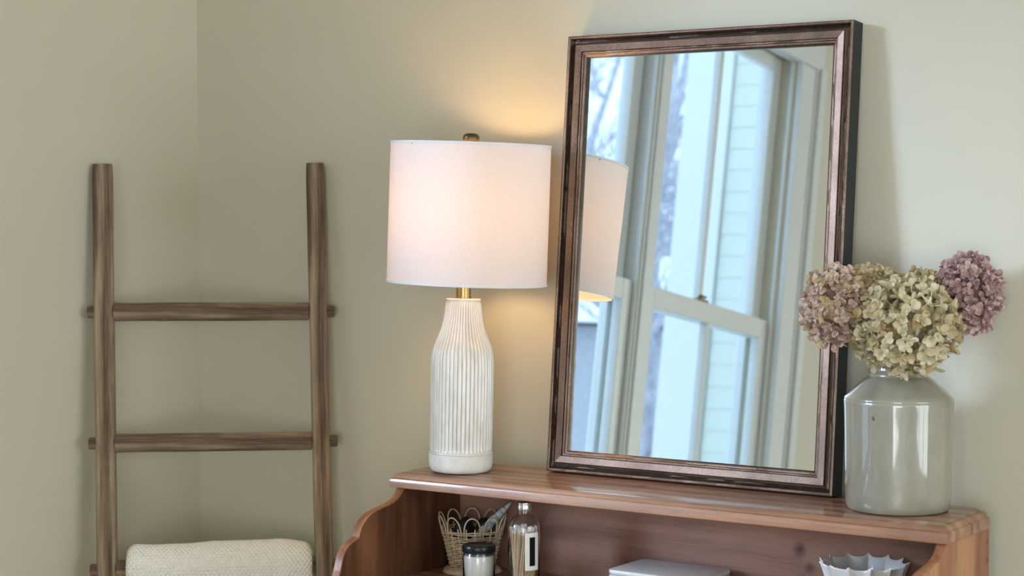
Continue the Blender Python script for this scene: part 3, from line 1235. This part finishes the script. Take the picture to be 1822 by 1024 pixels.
RUNGS = [(1.4085, 1.4075), (1.1400, 1.1400), (.8835, .8860), (.620, .622), (.360, .362), (.110, .112)]
for i, (za, zb) in enumerate(RUNGS):
    A = rail_at(LT, out, za)
    B = rail_at(RTp, outR, zb)
    d = (B - A)
    L = d.length
    d.normalize()
    zx = d
    xx = Vector((0, 0, 1)) - d * d.z
    xx.normalize()
    yy = zx.cross(xx)
    m = Matrix((xx, yy, zx)).transposed().to_4x4()
    m.translation = A + Vector(linv)
    e = .034
    p_ = [(0, -e), (.0110, -e), (.0125, -e + .002), (.0128, .017)]
    r_ = .0185
    for kx in range(13):
        t = kx / 12
        p_.append((r_ * (1 + .05 * math.sin(PI * t)) + (.001 if t == 0 else 0), .0205 + (L - .041) * t))
    p_ += [(.0128, L - .017), (.0125, L + e - .002), (.0110, L + e), (0, L + e)]
    MB().lathe(p_, 32, lambda r, z, a, j: r * (1 + .03 * noise.noise(Vector((math.cos(a), math.sin(a) + i * 7, z * 9))))).build('rung', M['ladder'], ladder, smooth=True, angle=40, mat4=m)

# ================================================================ KNIT BLANKET over the third rung
A = rail_at(LT, out, .8835)
B = rail_at(RTp, outR, .8860)
d = (B - A).normalized()
LR = (B - A).length
fr_ = Vector((d.y, -d.x, 0)).normalized()      # towards the viewer
up_ = Vector((0, 0, 1))
s0, s1 = .040, .418                            # along the rung
NSX, PITCHX = 460, .0090
blv, blf = [], []
rin = .0192


def bl_path(t, thick):
    """t in metres of arc; returns offset (front, up) and normal for the outer face"""
    ro = rin + thick
    arc = PI * ro
    if t < .33:
        return (ro, -(.33 - t)), (1, 0)
    if t < .33 + arc:
        a = (t - .33) / ro
        return (ro * math.cos(a), ro * math.sin(a)), (math.cos(a), math.sin(a))
    return (-ro, -(t - .33 - arc)), (-1, 0)


TT = .33 + PI * .044 + .27
NT_ = 470
for i in range(NSX + 1):
    s = s0 + (s1 - s0) * i / NSX
    e = min(1, (s - s0) / .02, (s1 - s) / .028)
    e = math.sqrt(max(0, 1 - (1 - e) ** 2))
    th = .0055 + .0215 * e + .004 * math.exp(-((s - .355) / .03) ** 2) + .0025 * math.sin(s * 21 + 2.2) + .001
    for j in range(NT_ + 1):
        t = TT * j / NT_
        (fo, uo), (nf_, nu_) = bl_path(t, th)
        cxn = s / PITCHX * PI
        cyn = t / 0.0060 * PI
        row = math.floor(t / 0.0060)
        bmp = abs(math.sin(cxn + (row % 2) * PI / 2)) ** .8 * abs(math.sin(cyn)) ** .7
        h = .0052 * bmp + .0012 * noise.noise(Vector((s * 30, t * 30, 0)))
        P = A + d * s + fr_ * (fo + nf_ * h) + up_ * (uo + nu_ * h)
        blv.append(P)
nn2 = NT_ + 1
for i in range(NSX):
    for j in range(NT_):
        a = i * nn2 + j
        blf.append((a, a + 1, a + nn2 + 1, a + nn2))
# inner face, coarse, closes the cloth
base_n = len(blv)
NI = 20
ni = NI + 1
for i in (0, NSX):
    pass
inner_idx = {}
for i in range(0, NSX + 1, NSX // 10):
    s = s0 + (s1 - s0) * i / NSX
    for j in range(NT_ + 1):
        if j % 10 and j != NT_: continue
        t = TT * j / NT_
        (fo, uo), _n = bl_path(t, .0)
        tt_ = t
        inner_idx[(i, j)] = len(blv)
        # inner surface hugs the rung
        ro = rin + .03
        (fo, uo), (nf_, nu_) = bl_path(t, .03)
        P = A + d * s + fr_ * (fo - nf_ * (.030 - .0005)) + up_ * (uo - nu_ * (.030 - .0005))
        blv.append(P)
ii = sorted({k_[0] for k_ in inner_idx})
jj = sorted({k_[1] for k_ in inner_idx})
for a_, b_ in zip(ii, ii[1:]):
    for c_, e_ in zip(jj, jj[1:]):
        blf.append((inner_idx[(a_, c_)], inner_idx[(b_, c_)], inner_idx[(b_, e_)], inner_idx[(a_, e_)]))
# ends
for i in (0, NSX):
    for c_, e_ in zip(jj, jj[1:]):
        poly = [i * nn2 + j for j in range(c_, e_ + 1)] + [inner_idx[(i, e_)], inner_idx[(i, c_)]]
        blf.append(tuple(poly))
for j in (0, NT_):
    for a_, b_ in zip(ii, ii[1:]):
        poly = [i * nn2 + j for i in range(a_, b_ + 1)] + [inner_idx[(b_, j)], inner_idx[(a_, j)]]
        blf.append(tuple(poly))
mb = MB()
org = A.copy()
mb.add([p - org for p in blv], blf)
bl = mb.build('knit_blanket', M['knit'], smooth=True, loc=org)
tag(bl, 'folded off-white knitted blanket draped over a rung of the wooden ladder', 'blanket')

# ================================================================ THINGS ON THE HUTCH SHELF
# wicker basket
BKX, BKY = -2.103, 2.944
bk = empty('wicker_basket', (BKX, BKY, ZI))
tag(bk, 'small open wicker basket with a looped rim in the left end of the hutch', 'basket')


def brad(z):
    return .040 + (z - .008) / .083 * .019


MB().lathe([(0, 0), (.050, 0), (.0535, .0015), (.0545, .005), (.053, .009), (.047, .0105), (.042, .009), (0, .009)], 48).build('foot_ring', M['wicker'], bk, smooth=True)
co = MB()
for kx in range(3):
    pts = []
    for i in range(60):
        a = 2 * PI * i / 60
        rr0 = .0540 - kx * .004
        pts.append(((rr0 + .0008 * math.sin(a * 2 + kx)) * math.cos(a), (rr0 + .0008 * math.sin(a * 2 + kx)) * math.sin(a), .003 + kx * .0036))
    co.tube(pts, .0021, 6, closed=True)
co.build('foot_coil', M['wicker'], bk, smooth=True)
wv = MB()
NST = 22
nrow = 19
for r_i in range(nrow):
    zz = .013 + r_i * .0037
    if r_i >= 17: zz += .003
    pts = []
    for i in range(NST * 4):
        a = 2 * PI * i / (NST * 4)
        ph = (r_i % 2) * PI
        rr0 = brad(zz) + .0019 * math.cos(a * NST / 2 + ph)
        pts.append((rr0 * math.cos(a), rr0 * math.sin(a), zz + .0005 * math.sin(a * 5 + r_i)))
    wv.tube(pts, .00155, 6, closed=True)
o = wv.build('woven_wall', M['wicker'], bk, smooth=True)
o['kind'] = 'stuff'
stk = MB()
for i in range(NST):
    a = 2 * PI * i / NST
    stk.tube([(brad(.006) * math.cos(a), brad(.006) * math.sin(a), .006), (brad(.09) * math.cos(a), brad(.09) * math.sin(a), .090)], .0014, 6)
stk.build('stakes', M['wicker'], bk, smooth=True)
NL = 10
for i in range(NL):
    a0 = 2 * PI * (i + .06) / NL
    a1 = 2 * PI * (i + .92) / NL
    pts = []
    for t in range(15):
        u = t / 14
        a = a0 + (a1 - a0) * (.5 - .5 * math.cos(PI * u))
        zz = .070 + .042 * math.sin(PI * u) ** .7
        rr0 = brad(zz) + .0015
        pts.append((rr0 * math.cos(a), rr0 * math.sin(a), zz))
    MB().tube(pts, .0015, 6).build('rim_loop', M['wicker'], bk, smooth=True)


def lump(name, loc, sx, sy, sz, seed, mat, label, cat, rot=0):
    b = MB()
    pr = [(0, 0)] + [(math.cos(t), .5 + .5 * math.sin(t)) for t in [(-PI / 2 + PI * i / 14) for i in range(1, 14)]] + [(0, 1)]
    b.lathe(pr, 28)
    b.v = [tuple(Vector(p) * (1 + .10 * noise.noise(Vector(p) * 1.1 + Vector((seed, 0, 0))))) for p in b.v]
    b.v = [(p[0] * sx, p[1] * sy, p[2] * sz) for p in b.v]
    o = b.build(name, mat, smooth=True, loc=loc, rot=(0, 0, rot))
    tag(o, label, cat)
    return o


p1 = Vector((BKX, BKY, ZI + .012)) - RT * .016 + FW * .004
p2 = Vector((BKX, BKY, ZI + .012)) + RT * .021 + FW * .004
lump('black_pouch', p1, .019, .026, .092, 3, M['cloth_black'], 'rounded black pouch at the left inside the wicker basket', 'pouch')
lump('black_pouch', p2, .017, .024, .090, 8, M['cloth_black'], 'rounded black pouch at the right inside the wicker basket', 'pouch')
# grey feather standing in the basket
fe = MB()
NF = 30
vv, ff = [], []
for i in range(NF + 1):
    t = i / NF
    L = .108 * t
    wd = .0085 * math.sin(PI * min(1, .18 + .80 * t)) ** .6 + .0004
    wr_ = .0005 * math.sin(t * 26)
    for j, (sx_, hy) in enumerate(((-1, 0), (-.5, .0016), (0, .0022), (.5, .0016), (1, 0), (.5, -.0010), (0, -.0014), (-.5, -.0010))):
        vv.append((sx_ * wd + (wr_ if sx_ > .4 else 0), hy, L))
for i in range(NF):
    for j in range(8):
        l = (j + 1) % 8
        ff.append((i * 8 + j, i * 8 + l, (i + 1) * 8 + l, (i + 1) * 8 + j))
fe.add(vv, ff)
tf = NT('grey_barred_feather')
vb = tf.coord((1, 1, 1))
nz_ = tf.noise(tf.coord((30, 30, 90), rot=(0, .4, 0)), 1, 3)
tf.l(tf.ramp(nz_, [(.38, (.10, .10, .10)), (.5, (.33, .34, .33)), (.7, (.56, .57, .56))]), tf.p.inputs['Base Color'])
tf.p.inputs['Roughness'].default_value = .5
zx = (RT * .050 - FW * .008 + Vector((0, 0, .053))).normalized()
yy = -FW
yy = (yy - zx * yy.dot(zx)).normalized()
xx = yy.cross(zx)
m = Matrix((xx, yy, zx)).transposed().to_4x4()
m.translation = Vector((BKX, BKY, ZI)) + RT * .000 - FW * .022 + Vector((0, 0, .060))
fo = fe.build('grey_feather', tf.m, smooth=True, mat4=m)
tag(fo, 'mottled grey feather leaning out of the wicker basket', 'feather')

# candle jar
JX, JY = -2.023, 2.853
jar = empty('candle_jar', (JX, JY, ZI))
tag(jar, 'glass jar of white wax with a black lid in front of the basket', 'jar')
JR = .0300
MB().lathe([(0, .0006), (.025, .0006), (.0285, .002), (JR, .006), (JR, .051), (.0292, .0555), (.0275, .0585), (.0272, .066), (.0255, .066), (.0258, .058), (.0278, .053), (.0283, .050), (.0283, .006), (.026, .004), (0, .004)], 64).build('glass_jar', M['glass'], jar, smooth=True, angle=50)
MB().lathe([(0, .0045), (.0262, .0045), (.0277, .0068), (.0278, .052), (.0265, .0545), (0, .0545)], 48).build('candle_wax', M['wax'], jar, smooth=True, angle=50)
MB().lathe([(.0262, .0600), (.0296, .0600), (.0306, .0610), (.0304, .0625), (.0310, .0640), (.0310, .0710), (.0300, .0733), (.0280, .0738), (.0265, .0731), (0, .0731)], 64).build('lid', M['lid'], jar, smooth=True, angle=50)

# match bottle
QX, QY = -1.926, 2.858
bt = empty('match_bottle', (QX, QY, ZI))
tag(bt, 'clear glass bottle with silver screw cap and black-and-white label, full of matches', 'bottle')
BRR = .0295
MB().lathe([(0, .0006), (.024, .0006), (.0285, .002), (BRR, .006), (BRR, .110), (.0290, .118), (.0268, .1245), (.0225, .1302), (.0168, .1345), (.0125, .1365), (.0112, .1395), (.0112, .148), (.0098, .148), (.0098, .138),
            (.0115, .1350), (.0158, .1328), (.0215, .1288), (.0255, .1235), (.0276, .117), (.0280, .110), (.0280, .007), (.026, .005), (0, .005)], 64).build('glass_body', M['glass'], bt, smooth=True, angle=50)
MB().lathe([(0, .1600), (.0118, .1600), (.0128, .1592), (.0130, .1570), (.0126, .1560), (.0130, .1548), (.0126, .1530), (.0130, .1515), (.0130, .1465), (.0126, .1455), (.0117, .1455), (.0117, .158), (0, .158)], 48,
           lambda r, z, a, j: r + (.0002 * math.sin(a * 40) if r > .0125 else 0)).build('screw_cap', M['silver'], bt, smooth=True, angle=40)
# label wraps the front right of the glass
vdir = math.atan2(-QY, -QX)
lb = MB()
la0, la1, lz0, lz1 = vdir + .06, vdir + .98, .040, .108


def wrap(mb, a0, a1, z0, z1, r, th=.0003, n=12):
    v, f = [], []
    for i in range(n + 1):
        a = a0 + (a1 - a0) * i / n
        for rr0, zz in ((r, z0), (r, z1), (r + th, z1), (r + th, z0)):
            v.append((rr0 * math.cos(a), rr0 * math.sin(a), zz))
    for i in range(n):
        for j in range(4):
            l = (j + 1) % 4
            f.append((i * 4 + j, i * 4 + l, (i + 1) * 4 + l, (i + 1) * 4 + j))
    f.append((3, 2, 1, 0))
    f.append((n * 4, n * 4 + 1, n * 4 + 2, n * 4 + 3))
    mb.add(v, f)
    return mb


lbo = wrap(MB(), la0, la1, lz0, lz1, BRR + .0002).build('paper_label', M['paper'], bt, smooth=True, angle=40)
wrap(MB(), la0 + .28, la0 + .66, lz0 + .008, lz1 - .008, BRR + .0005, .0002).build('black_block', M['print'], lbo)
ln = MB()
for i in range(26):
    zz = lz0 + .012 + i * .0018
    if R.random() < .8:
        wrap(ln, la0 + .10, la0 + .10 + .035, zz, zz + .0010, BRR + .0005, .0001, 1)
for i in range(28):
    zz = lz0 + .008 + i * .0018
    wrap(ln, la0 + .77, la0 + .785 + R.uniform(0, .01), zz, zz + .0012, BRR + .0005, .0001, 1)
ln.build('small_print', M['grey_print'], lbo)

mm = []
for kx in range(4):
    b = MB()
    L = .104
    b.box(-.0011, .0011, -.0011, .0011, 0, L - .003)
    b.lathe([(0, L - .0065), (.0014, L - .006), (.0021, L - .003), (.0020, L - .0005), (.0011, L + .0012), (0, L + .0015)], 8, mi=1)
    me_o = b.build('matchstick', [M['match'], M['match_tip']], smooth=True, angle=40)
    mm.append(me_o.data)
    bpy.data.objects.remove(me_o)
cnt = 0
for rring, num in ((.0, 1), (.0058, 7), (.0112, 13), (.0165, 19), (.0215, 24)):
    for i in range(num):
        a = 2 * PI * i / max(1, num) + rring * 50
        base_p = Vector((rring * math.cos(a) * .86, rring * math.sin(a) * .86, .0062 + R.uniform(0, .001)))
        tw = .55 if rring > .01 else .3
        a2 = a + tw + R.uniform(-.10, .10)
        r2 = rring * 1.08 + R.uniform(-.0012, .0012)
        top_p = Vector((r2 * math.cos(a2), r2 * math.sin(a2), .0062 + .104))
        dv = (top_p - base_p).normalized()
        mo = bpy.data.objects.new('matchstick', mm[cnt % 4])
        C.objects.link(mo)
        q_ = dv.to_track_quat('Z', 'Y')
        mo.rotation_mode = 'QUATERNION'
        mo.rotation_quaternion = q_
        mo.location = Vector((QX, QY, ZI)) + base_p
        mo.scale = (1, 1, R.uniform(.97, 1.06))
        tag(mo, 'pale wooden match with white tip, one of the bunch inside the labelled bottle', 'match', 'matches in the glass bottle')
        cnt += 1

# pale rounded box
bxo = empty('lidded_box', (-1.668, 2.937, ZI))
tag(bxo, 'pale grey rounded rectangular box with a flat lid in the middle of the shelf', 'box')


def rbox(x, y, r, z0, z1, e, nseg=8):
    b = MB()
    outs = []
    for ins, zz in ((e, z0), (0, z0 + e), (0, z1 - e), (e * .3, z1 - e * .3), (e, z1)):
        pts = []
        rr0 = max(.001, r - ins)
        for cx, cy, aa in ((x - r, y - r, 0), (-x + r, y - r, PI / 2), (-x + r, -y + r, PI), (x - r, -y + r, 3 * PI / 2)):
            for i in range(nseg + 1):
                a = aa + PI / 2 * i / nseg
                pts.append((cx + rr0 * math.cos(a), cy + rr0 * math.sin(a), zz))
        outs.append(pts)
    n = len(outs[0])
    v = [p for o_ in outs for p in o_]
    f = []
    for a in range(len(outs) - 1):
        for k_ in range(n):
            l = (k_ + 1) % n
            f.append((a * n + k_, a * n + l, (a + 1) * n + l, (a + 1) * n + k_))
    f.append(tuple(range(n - 1, -1, -1)))
    f.append(tuple((len(outs) - 1) * n + k_ for k_ in range(n)))
    b.add(v, f)
    return b


rbox(.090, .062, .012, .0004, .036, .003).build('box_body', M['grey_enamel'], bxo, smooth=True, angle=50)
rbox(.0925, .0645, .014, .0375, .0430, .0015).build('lid_edge', M['grey_enamel'], bxo, smooth=True, angle=50)
rbox(.0925, .0645, .014, .0440, .0530, .0025).build('lid', M['grey_enamel'], bxo, smooth=True, angle=50)
rbox(.088, .060, .012, .035, .0445, .0005).build('inner_rim', M['grey_enamel'], bxo)

# fluted bowl
FB = Vector((-1.290, 2.920, ZI))
fb = empty('fluted_bowl', FB)
tag(fb, 'white ceramic bowl with a deeply fluted wavy rim at the right end of the shelf', 'bowl')
fpv = [(0, .0005), (.030, .0005), (.031, .004), (.026, .010), (.024, .018), (.034, .028), (.048, .045), (.056, .065), (.062, .085), (.068, .100), (.0700, .1035), (.0690, .105), (.0665, .1035), (.060, .088), (.053, .066), (.045, .046), (.030, .031), (0, .028)]


def flute(r, z, a, j):
    if j < 5 or r < .02: return r
    f_ = min(1, max(0, (z - .02) / .05))
    s = abs(math.sin(a * 6.5 + .3))
    return r * (1 + f_ * .13 * ((1 - s) ** 1.5 - .35))


# flutes need an odd count of half waves: 13 points round the rim
fbm = MB().lathe(fpv, 312, lambda r, z, a, j: r if (j < 5 or r < .02) else r * (1 + min(1, max(0, (z - .02) / .05)) * .13 * ((1 - abs(math.sin(a * 6.5 + .3))) ** 1.5 - .35)))
fbm.v = [(x, y, zz + (.006 * ((1 - abs(math.sin((math.atan2(y, x) % (2 * PI)) * 6.5 + .3))) ** 2) * max(0, (zz - .08) / .025) if zz > .08 else 0)) for x, y, zz in fbm.v]
fbm.build('bowl_body', M['white_ceramic'], fb, smooth=True, angle=60)
